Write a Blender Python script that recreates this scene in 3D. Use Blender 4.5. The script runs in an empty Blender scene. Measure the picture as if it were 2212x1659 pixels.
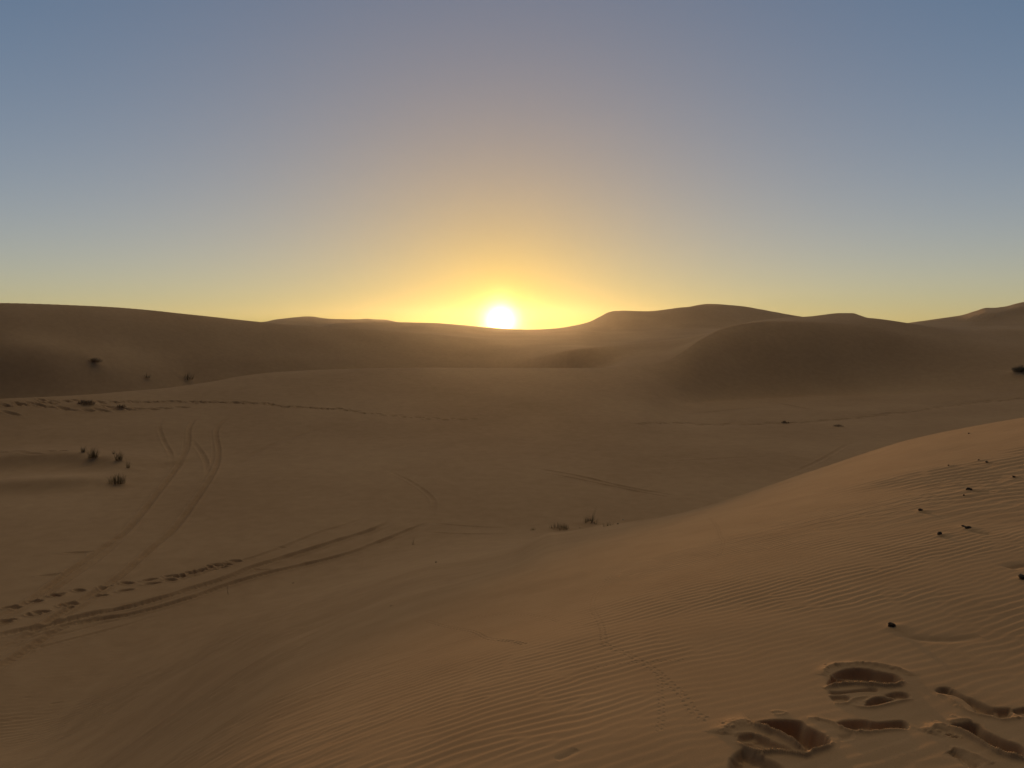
import bpy, bmesh, math, random
import numpy as np
from mathutils import Vector, Matrix

# ------------------------------------------------------------------ camera, sky, sun, exposure
scene = bpy.context.scene
COL = scene.collection
CAM_H = 1.6                                    # eye height above the sand
PITCH = math.radians(4.11)
FPX, CX, CY = 1662.0, 1106.0, 829.5            # focal length and centre, in units of a 2212 px wide frame

cam_data = bpy.data.cameras.new('camera')
cam = bpy.data.objects.new('camera', cam_data)
COL.objects.link(cam)
cam.location = (0, 0, CAM_H)
cam.rotation_euler = (math.radians(90) - PITCH, 0, 0)
cam_data.sensor_width = 36.0
cam_data.lens = 36.0 * FPX / 2212.0
cam_data.clip_start = 0.05
cam_data.clip_end = 5000
scene.camera = cam

SUN_AZ = math.radians(-0.85)                   # from +Y towards +X
SUN_EL = math.radians(0.6)
SUN_DIR = Vector((math.sin(SUN_AZ) * math.cos(SUN_EL), math.cos(SUN_AZ) * math.cos(SUN_EL), math.sin(SUN_EL)))

vs = scene.view_settings
scene.display_settings.display_device = 'sRGB'
vs.view_transform = 'Standard'
vs.look = 'None'
vs.exposure = 0.0
vs.gamma = 1.0
vs.use_curve_mapping = False

world = bpy.data.worlds.new('World')
scene.world = world
world.use_nodes = True
wt = world.node_tree
wt.nodes.clear()


def wn(kind, **kw):
    n = wt.nodes.new(kind)
    for k, v in kw.items():
        setattr(n, k, v)
    return n


def wmath(op, a, b=None, clamp=False):
    n = wn('ShaderNodeMath', operation=op, use_clamp=clamp)
    for i, x in enumerate((a, b)):
        if x is None:
            continue
        if isinstance(x, (int, float)):
            n.inputs[i].default_value = x
        else:
            wt.links.new(x, n.inputs[i])
    return n.outputs[0]


w_out = wn('ShaderNodeOutputWorld')
sky = wn('ShaderNodeTexSky', sky_type='NISHITA')
sky.sun_disc = False
sky.sun_elevation = math.radians(2.2)
sky.sun_rotation = SUN_AZ
sky.altitude = 700
sky.air_density = 1.0
sky.dust_density = 0.05
sky.ozone_density = 1.0
bg = wn('ShaderNodeBackground')
bg.inputs['Strength'].default_value = 0.15
# the dust veil of the evening air: softens the range of the clear-air sky and greys its colours a little
gam = wn('ShaderNodeGamma')
gam.inputs['Gamma'].default_value = 0.65
wt.links.new(sky.outputs[0], gam.inputs['Color'])
tint = wn('ShaderNodeMix', data_type='RGBA', blend_type='MULTIPLY')
tint.inputs[0].default_value = 1.0
tint.inputs[7].default_value = (0.27, 0.80, 1.36, 1)
wt.links.new(gam.outputs[0], tint.inputs[6])
# the sun itself and the bright ring of dusty air round it, as a function of the angle to the sun
geo = wn('ShaderNodeTexCoord')
dot = wn('ShaderNodeVectorMath', operation='DOT_PRODUCT')
wt.links.new(geo.outputs['Generated'], dot.inputs[0])
dot.inputs[1].default_value = SUN_DIR
ang = wmath('MULTIPLY', wmath('ARCCOSINE', wmath('MINIMUM', dot.outputs['Value'], 1.0)), 180 / math.pi)
# added warm glow high in the sky ahead, a fill that brightens the sand
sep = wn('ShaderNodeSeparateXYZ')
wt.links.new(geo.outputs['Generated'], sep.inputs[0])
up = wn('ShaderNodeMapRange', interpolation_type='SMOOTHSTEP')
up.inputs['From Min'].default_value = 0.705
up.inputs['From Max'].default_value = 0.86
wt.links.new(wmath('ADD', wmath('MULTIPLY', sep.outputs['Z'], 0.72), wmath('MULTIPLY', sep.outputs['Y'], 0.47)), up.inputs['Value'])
# the sky opposite the sun has already dimmed
back = wn('ShaderNodeMapRange', interpolation_type='SMOOTHSTEP')
back.inputs['From Min'].default_value = 0.35
back.inputs['From Max'].default_value = -0.35
wt.links.new(sep.outputs['Y'], back.inputs['Value'])
dusk = wn('ShaderNodeMix', data_type='RGBA', blend_type='MULTIPLY')
dusk.inputs[7].default_value = (0.14, 0.14, 0.18, 1)
wt.links.new(back.outputs[0], dusk.inputs[0])
# close to the sun the blue is scattered out of the light
warm = wn('ShaderNodeMix', data_type='RGBA', blend_type='MULTIPLY')
warm.inputs[7].default_value = (1.0, 0.90, 0.18, 1)
wt.links.new(wmath('EXPONENT', wmath('MULTIPLY', ang, -1 / 12.5)), warm.inputs[0])
wt.links.new(tint.outputs[2], warm.inputs[6])
wt.links.new(warm.outputs[2], dusk.inputs[6])
wt.links.new(dusk.outputs[2], bg.inputs['Color'])
def lobe(width, power=1.0):
    x = wmath('DIVIDE', ang, width)
    if power != 1.0:
        x = wmath('POWER', x, power)
    return wmath('EXPONENT', wmath('MULTIPLY', x, -1.0))


def add_glow(prev, fac, colour, strength):
    b = wn('ShaderNodeBackground')
    b.inputs['Color'].default_value = (*colour, 1)
    wt.links.new(wmath('MULTIPLY', fac, strength), b.inputs['Strength'])
    a = wn('ShaderNodeAddShader')
    wt.links.new(prev, a.inputs[0])
    wt.links.new(b.outputs[0], a.inputs[1])
    return a.outputs[0]


sh = bg.outputs[0]
band = wmath('MULTIPLY', wmath('EXPONENT', wmath('MULTIPLY', wmath('ABSOLUTE', sep.outputs['Z']), -1 / math.sin(math.radians(9)))),
             wmath('SUBTRACT', wmath('SUBTRACT', 1.0, wmath('MULTIPLY', lobe(9.0), 0.75)), wmath('MULTIPLY', back.outputs[0], 0.92)), clamp=True)
sh = add_glow(sh, band, (1.0, 0.44, 0.21), 0.40)                # dust along the horizon
sh = add_glow(sh, up.outputs[0], (1.0, 0.79, 0.43), 1.15)      # added fill glow above the frame
sh = add_glow(sh, lobe(13.5), (1.0, 0.17, 0.0), 0.47)          # wide aureole
sh = add_glow(sh, lobe(18.0), (0.9, 0.7, 0.0), 0.08)
sh = add_glow(sh, lobe(2.1, 2), (0.9, 1.0, 0.06), 0.30)       # yellow ring
sh = add_glow(sh, lobe(0.55, 1.15), (1.0, 0.86, 0.38), 14.0)       # disc
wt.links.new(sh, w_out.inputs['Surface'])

sun_data = bpy.data.lights.new('sun', 'SUN')
sun_data.energy = 2.0
sun_data.angle = math.radians(0.6)
sun_data.color = (1.0, 0.55, 0.22)
sun = bpy.data.objects.new('sun', sun_data)
COL.objects.link(sun)
sun.location = SUN_DIR * 60
sun.rotation_euler = (-SUN_DIR).to_track_quat('-Z', 'Y').to_euler()

scene.render.engine = 'CYCLES'
scene.cycles.use_denoising = True
scene.cycles.max_bounces = 6
scene.cycles.volume_bounces = 0
scene.render.film_transparent = False


# ------------------------------------------------------------------ helpers
def setp(o, label=None, cat=None, group=None, kind=None):
    if label:
        o['label'] = label
    if cat:
        o['category'] = cat
    if group:
        o['group'] = group
    if kind:
        o['kind'] = kind
    return o


def ray(u, v):
    u = np.asarray(u, float)
    v = np.asarray(v, float)
    xi = (u - CX) / FPX
    yi = (CY - v) / FPX
    c, s = math.cos(PITCH), math.sin(PITCH)
    return xi, c + yi * s, -s + yi * c


def az_slope(u, v):
    x, y, z = ray(u, v)
    return np.arctan2(x, y), z / np.hypot(x, y)


def u2az(u):
    return math.atan((u - CX) / FPX)


def P(u, v, r):                     # a point seen at (u, v), r metres away on the ground plan
    a, s = az_slope(u, v)
    return (float(a), r, float(s) * r)


def Q(u, z, r):                     # a point on the bearing of u, at height z against the eye
    return (u2az(u), r, z)


def pchip_slopes(x, y):
    h = np.diff(x, axis=-1)
    d = np.diff(y, axis=-1) / h
    m = np.zeros_like(y)
    w1 = 2 * h[..., 1:] + h[..., :-1]
    w2 = h[..., 1:] + 2 * h[..., :-1]
    d0, d1 = d[..., :-1], d[..., 1:]
    ok = d0 * d1 > 0
    with np.errstate(divide='ignore', invalid='ignore'):
        mm = (w1 + w2) / (w1 / d0 + w2 / d1)
    m[..., 1:-1] = np.where(ok, mm, 0)
    m[..., 0] = d[..., 0]
    m[..., -1] = d[..., -1]
    return m


def pchip1(xk, yk, x):
    xk = np.asarray(xk, float)
    yk = np.asarray(yk, float)
    m = pchip_slopes(xk, yk)
    xc = np.clip(x, xk[0], xk[-1])
    i = np.clip(np.searchsorted(xk, xc, side='right') - 1, 0, len(xk) - 2)
    h = xk[i + 1] - xk[i]
    t = (xc - xk[i]) / h
    t2, t3 = t * t, t * t * t
    return ((2 * t3 - 3 * t2 + 1) * yk[i] + (t3 - 2 * t2 + t) * h * m[i]
            + (-2 * t3 + 3 * t2) * yk[i + 1] + (t3 - t2) * h * m[i + 1])


# ------------------------------------------------------------------ the dune field: crest, foot and trough lines on the plan
CURVES = [
    ('centre', [Q(0, -1.6, .01), Q(2212, -1.6, .01)]),
    ('near_a', [Q(-1500, -2.2, 3), Q(0, -2.12, 3), Q(600, -1.85, 3), Q(1106, -1.68, 3), Q(1600, -1.61, 3.2), Q(2212, -1.57, 3.5), Q(4000, -1.45, 3.5)]),
    ('near_b', [Q(-1500, -4.1, 6.8), Q(0, -3.85, 6.8), Q(600, -2.95, 6.8), Q(1106, -2.3, 6.5), Q(1600, -1.87, 7), Q(2212, -1.5, 8), Q(4000, -1.1, 8)]),
    ('ridge', [Q(-1500, -6.2, 12), Q(0, -6.1, 12), Q(600, -4.95, 13), Q(900, -4.85, 15), Q(1106, -5.0, 17), P(1200, 1150, 18.6),
               P(1300, 1134, 17), P(1400, 1120, 15.6), P(1475, 1105, 14.9), P(1560, 1081, 14.5), P(1641, 1055, 14.2), P(1808, 1000, 14),
               P(1975, 948, 14), P(2212, 902, 14), P(2600, 850, 14), Q(4000, -.6, 14)]),
    ('foot', [Q(-1500, -7.4, 17), Q(0, -7.5, 17.5), Q(330, -7.5, 21.5), Q(700, -7.5, 25), Q(930, -7.5, 28), Q(1106, -7.5, 29), Q(1300, -7.5, 28),
              Q(1480, -7.5, 27), Q(1800, -7.4, 26), Q(2212, -7.3, 26), Q(4000, -6.5, 26)]),
    ('floor', [Q(-1500, -7.3, 43), Q(0, -7.3, 44), Q(500, -7.2, 46), Q(1106, -7.1, 48), Q(1600, -7.2, 52), Q(2212, -7.2, 54), Q(4000, -7, 54)]),
    ('rise', [Q(-1500, -6.2, 54), Q(0, -6.1, 56), Q(500, -5.9, 60), Q(1106, -5.7, 65), Q(1380, -5.9, 68), P(1480, 872, 74), P(1560, 868, 80), P(1680, 862, 85), P(1800, 858, 88), P(2212, 848, 91), P(2600, 842, 91)]),
    ('brink', [Q(-1500, -5.8, 60), P(0, 862, 62), P(200, 852, 65), P(330, 841, 68), P(450, 825, 71), P(520, 812, 73), P(600, 803, 75), P(750, 796, 77),
               P(900, 793, 78), P(1100, 793.5, 80), P(1300, 795, 83), P(1400, 789, 86), P(1440, 780, 88), P(1475, 761, 90), P(1518, 733, 94), P(1561, 711, 98),
               P(1614, 699, 101), P(1661, 695, 103), P(1740, 696, 105), P(1841, 703, 107), P(1975, 725, 109), P(2212, 752, 112), P(2600, 770, 112)]),
    ('hollow', [Q(-1500, -9.2, 88), Q(0, -9.0, 90), Q(250, -8.6, 93), Q(450, -8.4, 99), Q(700, -8.4, 108), Q(900, -8.6, 112), Q(1106, -8.2, 110), Q(1230, -6.6, 104), Q(1300, -5.3, 101), Q(1370, -3.6, 98),
                Q(1440, -2.95, 100), Q(1475, -2.2, 103), Q(1540, -.55, 108), Q(1600, .05, 109), Q(1661, 1.0, 111), Q(1841, 1.45, 116), Q(2000, .3, 118), Q(2212, -1.5, 120), Q(2600, -2.2, 120)]),
    ('shoulder', [Q(-1500, -2.8, 99), Q(0, -2.8, 101), Q(450, -3.4, 111), Q(800, -4.6, 123), Q(1000, -5.0, 126), P(1150, 772, 118), P(1237, 756, 107), P(1350, 745, 111), P(1475, 731, 115), P(1561, 710, 120),
                  P(1608, 697, 122), P(1641, 691, 123), P(1688, 687.5, 124), P(1750, 685, 125), P(1775, 682, 125), P(1815, 678, 125), P(1841, 678, 125), P(1858, 683, 125),
                  P(1881, 691, 125), P(1955, 700, 126), P(2039, 707, 127), P(2119, 711, 128), P(2212, 712, 129), P(2600, 720, 129)]),
    ('left_crest', [P(-800, 650, 108), P(-300, 648, 110), P(0, 652, 112), P(100, 655, 114), P(200, 660, 116), P(300, 667, 119), P(400, 676, 122), P(500, 686, 126), P(575, 694.5, 129), P(690, 704.5, 134),
                    P(800, 711, 138), P(900, 716.5, 142), P(1000, 725, 145), P(1106, 735, 146), P(1200, 740, 144), Q(1300, -3.0, 138), Q(1475, -1.9, 135), Q(1561, -.5, 140),
                    Q(1700, .2, 150), Q(1841, .6, 152), Q(2212, -1.5, 155), Q(2600, -1.5, 155)]),
    ('back_foot', [Q(-1500, -2, 150), Q(0, -1, 152), Q(690, -1.6, 166), Q(900, -1.0, 168), Q(1106, -1.3, 174), Q(1240, -1.2, 174), Q(1320, -.6, 188), Q(1475, .0, 190), Q(1600, .2, 192), Q(1841, .5, 194), Q(2212, .3, 200), Q(2600, 1, 200)]),
    ('skyline', [Q(-1500, 2, 195), Q(0, 1.5, 195), P(575, 706, 195), P(660, 708, 195), P(687, 706, 195), P(705, 701.5, 196), P(729, 696.5, 197), P(757, 694.2, 198), P(809, 693.7, 199), P(854, 695, 200),
                 P(931, 697, 202), P(1000, 702, 204), P(1064, 708, 205), P(1100, 710.5, 206), P(1137, 711, 207), P(1200, 708, 209), P(1240, 702, 211), P(1271, 694.5, 212), P(1295, 683, 213),
                 P(1315, 673, 214), P(1330, 670, 214), P(1345, 669.5, 215), P(1400, 671, 216), P(1425, 669, 217), P(1460, 664, 218), P(1490, 661, 219), P(1510, 657, 219), P(1535, 655, 220),
                 P(1560, 656, 221), P(1610, 661, 222), P(1650, 668, 223), P(1700, 677.5, 225), P(1750, 686, 226), P(1790, 691, 228), P(1850, 696, 230), P(1900, 699, 232), P(1946, 698.4, 234),
                 P(1990, 693, 235), P(2033, 687, 236), P(2079, 680, 238), P(2110, 670, 239), P(2132, 664, 240), P(2145, 664, 240), P(2165, 662, 241), P(2212, 651, 243), P(2400, 630, 245), P(2900, 650, 245)]),
    ('back_hollow', [Q(-1500, -2, 285), Q(2600, -2, 290)]),
    ('far_hill', [Q(-1500, 1, 350), Q(0, 2, 350), P(500, 700, 350), P(573, 694.8, 350), P(592, 690.5, 350), P(618, 687, 350), P(641, 684.6, 350), P(661, 683.1, 350), P(673, 683.4, 350), P(697, 687, 350),
                  P(718, 689, 350), P(737, 689.5, 350), P(767, 690, 350), P(781, 689.5, 350), P(792, 688.8, 350), P(809, 690, 350), P(833, 691, 350), P(847, 693.5, 350), P(856, 695.5, 350), P(900, 700, 350), P(1000, 712, 350),
                  Q(1106, -1.5, 350), Q(1400, 0, 350), Q(2212, 1, 350)]),
    ('edge', [Q(-1500, -7, 480), Q(2600, -7, 480)]),
]
NAMES = [c[0] for c in CURVES]
# how sharp the crest is at each line (0 = rounded, 1 = knife edge), by bearing
SHARP = {'ridge': [(u2az(1150), 0), (u2az(1350), .75), (u2az(2212), .8)],
         'brink': [(u2az(-200), .85), (u2az(500), .7), (u2az(800), .45), (u2az(1300), .5), (u2az(1420), .85), (u2az(1620), .8), (u2az(1750), .15), (u2az(2212), .1)],
         'left_crest': [(u2az(0), .5), (u2az(800), .4), (u2az(1000), 0)],
         'skyline': [(u2az(700), .5), (u2az(2212), .5)],
         'far_hill': [(0, .4)],
         'shoulder': [(u2az(1150), 0), (u2az(1300), .4), (u2az(1600), .3), (u2az(1700), .1)]}


def knots(az):
    """For each bearing the radii and heights of every line."""
    az = np.asarray(az, float)
    R = np.empty((len(az), len(CURVES)))
    Z = np.empty_like(R)
    wrap = np.clip((np.abs(az) - math.radians(95)) / math.radians(85), 0, 1)
    for k, (_, pts) in enumerate(CURVES):
        a = np.array([p[0] for p in pts])
        o = np.argsort(a)
        a = a[o]
        for T, j in ((R, 1), (Z, 2)):
            y = np.array([p[j] for p in pts])[o]
            val = pchip1(a, y, az) if len(a) > 1 else np.full(len(az), y[0])
            mid = .5 * (y[0] + y[-1])
            T[:, k] = val * (1 - wrap) + mid * wrap
    m = pchip_slopes(R, Z)
    d = np.diff(Z, axis=1) / np.diff(R, axis=1)
    hh = np.diff(R, axis=1)
    for k in (1, 2):                    # the ground round the camera rolls smoothly
        m[:, k] = (d[:, k - 1] * hh[:, k] + d[:, k] * hh[:, k - 1]) / (hh[:, k] + hh[:, k - 1])
    mL, mR = m.copy(), m.copy()         # slope arriving at and leaving each line
    for name, tab in SHARP.items():
        k = NAMES.index(name)
        s = np.interp(az, [t[0] for t in tab], [t[1] for t in tab])
        peak = (d[:, k - 1] > d[:, k])
        s = s * peak
        mL[:, k] = (1 - s) * m[:, k] + s * d[:, k - 1]
        mR[:, k] = (1 - s) * m[:, k] + s * d[:, k]
    return R, Z, mL, mR


def base_heights(az, r):
    """Grid of heights against the eye, one row per bearing."""
    R, Z, mL, mR = knots(az)
    out = np.empty((len(az), len(r)))
    for i in range(len(az)):
        k = np.clip(np.searchsorted(R[i], r, side='right') - 1, 0, R.shape[1] - 2)
        h = R[i, k + 1] - R[i, k]
        t = np.clip((r - R[i, k]) / h, 0, 1)
        t2, t3 = t * t, t * t * t
        out[i] = ((2 * t3 - 3 * t2 + 1) * Z[i, k] + (t3 - 2 * t2 + t) * h * mR[i, k]
                  + (-2 * t3 + 3 * t2) * Z[i, k + 1] + (t3 - t2) * h * mL[i, k + 1])
    return out, R


_lat = {}


def vnoise(x, y, seed):
    """Smooth value noise in -1..1 with unit lattice."""
    if seed not in _lat:
        _lat[seed] = np.random.default_rng(seed).uniform(-1, 1, (256, 256)).astype(np.float32)
    L = _lat[seed]
    xi = np.floor(x).astype(np.int32)
    yi = np.floor(y).astype(np.int32)
    fx = (x - xi).astype(np.float32)
    fy = (y - yi).astype(np.float32)
    fx = fx * fx * fx * (fx * (fx * 6 - 15) + 10)
    fy = fy * fy * fy * (fy * (fy * 6 - 15) + 10)
    x0, x1, y0, y1 = xi & 255, (xi + 1) & 255, yi & 255, (yi + 1) & 255
    return (L[y0, x0] * (1 - fx) + L[y0, x1] * fx) * (1 - fy) + (L[y1, x0] * (1 - fx) + L[y1, x1] * fx) * fy


def smooth(a, b, x):
    t = np.clip((x - a) / (b - a), 0, 1)
    return t * t * (3 - 2 * t)


# grid: bearings dense across the view, rows dense near the camera
def steps(a, b, d):
    return list(np.arange(a, b - 1e-9, d))


deg = math.radians
pos = steps(0, 38.5, .056) + steps(38.5, 60, .22) + steps(60, 100, .8) + steps(100, 180, 4)
AZ = np.array(sorted(set([-p for p in pos if p > 0] + pos + [180.0]))) * deg(1)
rr = [.02, .3, .6, .9, 1.2, 1.45, 1.6, 1.7]
rr += steps(1.76, 4.8, .0062) + steps(4.8, 9.0, .0115)
x = 9.0
while x < 480:
    rr.append(x)
    x *= 1 + np.interp(x, [9, 30, 60, 130, 260, 480], [.0015, .0018, .0024, .0036, .006, .012])
rr.append(480.0)
RAD = np.array(rr)
NA, NR = len(AZ), len(RAD)
H, KR = base_heights(AZ, RAD)
SA, CA = np.sin(AZ)[:, None], np.cos(AZ)[:, None]
GX, GY = SA * RAD[None, :], CA * RAD[None, :]
HB = H.copy()
WORN_SHADE = np.zeros(H.shape, np.float32)                       # sand churned up by wheels and feet, a little darker; shade inside the marks is put into this colour too


def column(a):
    return int(np.clip(np.searchsorted(AZ, a), 0, NA - 1))


def hit(u, v, field=None):
    """First point of the ground on the sight line through (u, v): plan x, y and height above the ground datum."""
    f = HB if field is None else field
    a, s = az_slope(u, v)
    i = column(float(a))
    above = f[i] >= float(s) * RAD
    above[:8] = False
    j = int(np.argmax(above)) if above.any() else NR - 1
    j = max(j, 1)
    e0 = float(s) * RAD[j - 1] - f[i, j - 1]
    e1 = float(s) * RAD[j] - f[i, j]
    t = e0 / (e0 - e1) if e0 != e1 else 0
    r = RAD[j - 1] + t * (RAD[j] - RAD[j - 1])
    return np.array([math.sin(float(a)) * r, math.cos(float(a)) * r])


def ground_z(x, y):
    a = math.atan2(x, y)
    r = math.hypot(x, y)
    i = int(np.clip(np.searchsorted(AZ, a), 1, NA - 1))
    j = int(np.clip(np.searchsorted(RAD, r), 1, NR - 1))
    ta = (a - AZ[i - 1]) / (AZ[i] - AZ[i - 1])
    tr = (r - RAD[j - 1]) / (RAD[j] - RAD[j - 1])
    z = (H[i - 1, j - 1] * (1 - ta) * (1 - tr) + H[i, j - 1] * ta * (1 - tr) + H[i - 1, j] * (1 - ta) * tr + H[i, j] * ta * tr)
    return z + CAM_H


# enlargements of the picture the marks below were measured in: origin and scale in the 2212 frame
CROPS = {'c1': (0, 603.5, .3333), 'c2': (737.3, 603.5, .3333), 'c3': (1474.7, 603.5, .3333), 'c4': (0, 1110.4, .3333),
         'c5': (737.3, 1110.4, .3333), 'c6': (1474.7, 1110.4, .3333), 'f': (1525.1, 1404.4, .3105), 'p': (1865.3, 899.7, .16535), 'w': (0, 0, 1)}


def place(crop, pts):
    ox, oy, s = CROPS[crop]
    return [(ox + s * a, oy + s * b) for a, b in pts]


def plan(crop, pts):
    return np.array([hit(u, v) for u, v in place(crop, pts)])


def curve(pts, step):
    """Catmull-Rom through the points, resampled at about step metres."""
    p = np.asarray(pts, float)
    if len(p) < 2:
        return p
    q = np.vstack([2 * p[0] - p[1], p, 2 * p[-1] - p[-2]])
    out = []
    for i in range(1, len(q) - 2):
        n = max(2, int(np.linalg.norm(q[i + 1] - q[i]) / step))
        t = np.linspace(0, 1, n, endpoint=False)[:, None]
        a, b, c, d = q[i - 1], q[i], q[i + 1], q[i + 2]
        out.append(.5 * ((2 * b) + (-a + c) * t + (2 * a - 5 * b + 4 * c - d) * t ** 2 + (-a + 3 * b - 3 * c + d) * t ** 3))
    out.append(p[-1:])
    return np.vstack(out)


def window(x, y, rad):
    r = math.hypot(x, y)
    a = math.atan2(x, y)
    da = rad / max(r, .5)
    i0, i1 = np.searchsorted(AZ, [a - da, a + da])
    j0, j1 = np.searchsorted(RAD, [r - rad, r + rad])
    return slice(max(i0, 0), i1 + 1), slice(max(j0, 0), j1 + 1)


def block(pts, pad):
    """Index window of the grid that covers all points with a margin."""
    w = [window(p[0], p[1], pad) for p in pts]
    return slice(min(a.start for a, _ in w), max(a.stop for a, _ in w)), slice(min(b.start for _, b in w), max(b.stop for _, b in w))


def blur(a, n):
    for ax in (0, 1):
        for _ in range(2):
            c = np.cumsum(np.pad(a, [(n + 1, n) if k == ax else (0, 0) for k in (0, 1)], mode='edge'), axis=ax)
            m = 2 * n + 1
            a = (np.take(c, range(m, c.shape[ax]), ax) - np.take(c, range(0, c.shape[ax] - m), ax)) / m
    return a


def stroke(pts, width, profile, soften=0, wear_shade=None):
    """Adds profile(distance, position along 0..1) to the ground along a polyline."""
    n = len(pts)
    wi = block(pts, width)
    sub = np.full((wi[0].stop - wi[0].start, wi[1].stop - wi[1].start), np.inf, np.float32)
    along = np.zeros_like(sub)
    side = np.zeros_like(sub)
    tang = np.gradient(pts, axis=0) if n > 1 else np.array([[1.0, 0.0]])
    for k, (x, y) in enumerate(pts):
        a, b = window(x, y, width)
        dx = GX[a, b] - x
        dy = GY[a, b] - y
        d = np.hypot(dx, dy)
        sa = slice(a.start - wi[0].start, a.start - wi[0].start + d.shape[0])
        sb = slice(b.start - wi[1].start, b.start - wi[1].start + d.shape[1])
        cur = sub[sa, sb]
        m = d < cur
        cur[m] = d[m]
        along[sa, sb][m] = k / max(n - 1, 1)
        side[sa, sb][m] = np.sign(tang[k, 0] * dy - tang[k, 1] * dx)[m]
    m = sub < width
    tgt = H[wi[0], wi[1]]
    add = np.zeros_like(tgt)
    add[m] = profile(sub[m].astype(float), along[m].astype(float), side[m].astype(float))
    if soften:
        add = blur(add, soften)
    tgt += add[:tgt.shape[0], :tgt.shape[1]]
    if wear_shade:
        WORN_SHADE[wi[0], wi[1]] = np.maximum(WORN_SHADE[wi[0], wi[1]], np.where(m, wear_shade[1] * np.exp(-(sub / wear_shade[0]) ** 2) * ends(along, .25), 0)[:tgt.shape[0], :tgt.shape[1]])


def ends(t, e=.12):
    return np.clip(np.minimum(t, 1 - t) / e, 0, 1)


def rut(crop_pts, w=.12, depth=.035, fade=.1):
    pts = curve(np.vstack([plan(c, p) for c, p in crop_pts]), w * .5)
    seed = len(pts)

    L = len(pts) * w * .5

    def prof(d, t, s):
        q = d / w
        k = .75 + .25 * vnoise(t * len(pts) * .12, t * 0 + seed, 5)
        tread = .16 * np.sin(2 * math.pi * t * L / .17) * np.exp(-q ** 2)       # the print of the tyre lugs
        return ends(t, fade) * k * depth * (-np.exp(-q ** 4) + tread + .5 * np.exp(-((q - 1.7) / .5) ** 2))
    stroke(pts, w * 3.4, prof, wear_shade=(w * 1.1, min(.38, 3.6 * depth)))


def crest(crop, p, h, w, soft=1.3, fade=.15):
    pts = curve(plan(crop, p), .008)
    stroke(pts, w * 3.2, lambda d, t, s: ends(t, fade) ** .6 * h * np.exp(-(d / w) ** soft))


def pit(crop, p, depth, wall, floor_tilt=0):
    """Sunken area with an outline measured in the picture."""
    poly = curve(plan(crop, p + p[:1]), .012)
    wi = block(poly, .03)
    gx, gy = GX[wi], GY[wi]
    inside = np.zeros(gx.shape, bool)
    dist = np.full(gx.shape, np.inf)
    for a, b in zip(poly[:-1], poly[1:]):
        c = ((a[1] > gy) != (b[1] > gy))
        den = (b[1] - a[1]) if b[1] != a[1] else 1e-9
        inside ^= c & (gx < (b[0] - a[0]) * (gy - a[1]) / den + a[0])
        ab = b - a
        L = float(ab @ ab) + 1e-12
        t = np.clip(((gx - a[0]) * ab[0] + (gy - a[1]) * ab[1]) / L, 0, 1)
        dist = np.minimum(dist, np.hypot(gx - a[0] - t * ab[0], gy - a[1] - t * ab[1]))
    H[wi] -= np.where(inside, depth * smooth(0, wall, dist), 0)


def dimple(x, y, rx, ry, rot, depth, worn_shade=0.0):
    a, b = window(x, y, max(rx, ry) * 2.2)
    dx, dy = GX[a, b] - x, GY[a, b] - y
    c, s = math.cos(rot), math.sin(rot)
    q = np.hypot((dx * c + dy * s) / rx, (-dx * s + dy * c) / ry)
    H[a, b] += -depth * np.exp(-q ** 2.4) + .4 * depth * np.exp(-((q - 1.35) / .3) ** 2)
    if worn_shade:
        WORN_SHADE[a, b] = np.maximum(WORN_SHADE[a, b], worn_shade * np.exp(-q ** 2))


def mound(x, y, rx, ry, rot, h):
    a, b = window(x, y, max(rx, ry) * 2.4)
    dx, dy = GX[a, b] - x, GY[a, b] - y
    c, s = math.cos(rot), math.sin(rot)
    q = np.hypot((dx * c + dy * s) / rx, (-dx * s + dy * c) / ry)
    H[a, b] += h * np.exp(-q ** 2 * 1.2)


# ---- broad unevenness of the sand
near = RAD < 60
far_amp = smooth(25, 120, RAD)[None, :]
for wl, amp, sd in ((31.0, .22, 1), (13.0, .08, 2), (5.5, .03, 3)):
    H += amp * far_amp * vnoise(GX / wl + 7.3, GY / wl + 2.1, sd)
jn = int(np.searchsorted(RAD, 45))
sl = np.s_[:, :jn]
for wl, amp, sd in ((2.3, .020, 4), (.9, .006, 6), (.33, .0016, 7)):
    H[sl] += amp * smooth(.8, 2.5, RAD[:jn])[None, :] * vnoise(GX[sl] / wl + 3.7, GY[sl] / wl + 9.1, sd)

# ---- wind ripples: narrow-band wave fields, with the forks and gaps real ripples have
jr = int(np.searchsorted(RAD, 22))
i0, i1 = np.searchsorted(AZ, [deg(-62), deg(62)])
rx, ry = GX[i0:i1, :jr].astype(np.float32), GY[i0:i1, :jr].astype(np.float32)
rR = np.broadcast_to(RAD[None, :jr], rx.shape).astype(np.float32)


def ripple_phase(lam, direction, spread, dl, n, seed):
    g = np.random.default_rng(seed)
    re = np.zeros(rx.shape, np.float32)
    im = np.zeros(rx.shape, np.float32)
    for _ in range(n):
        th = deg(direction + g.normal(0, spread)) + math.pi / 2
        k = 2 * math.pi / (lam * (1 + g.normal(0, dl)))
        ph = (rx * np.float32(k * math.cos(th)) + ry * np.float32(k * math.sin(th)) + np.float32(g.uniform(0, 6.283)))
        re += np.cos(ph)
        im += np.sin(ph)
    mag = np.hypot(re, im)
    return np.arctan2(im, re), np.clip(mag / (.55 * math.sqrt(n)), 0, 1)


def ripple_shape(ph):
    t = (ph / (2 * math.pi)) % 1.0                          # gentle windward side, short steep lee side
    return np.where(t < .68, np.sin((t / .68 - .5) * math.pi), -np.sin(((t - .68) / .32 - .5) * math.pi))


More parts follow.
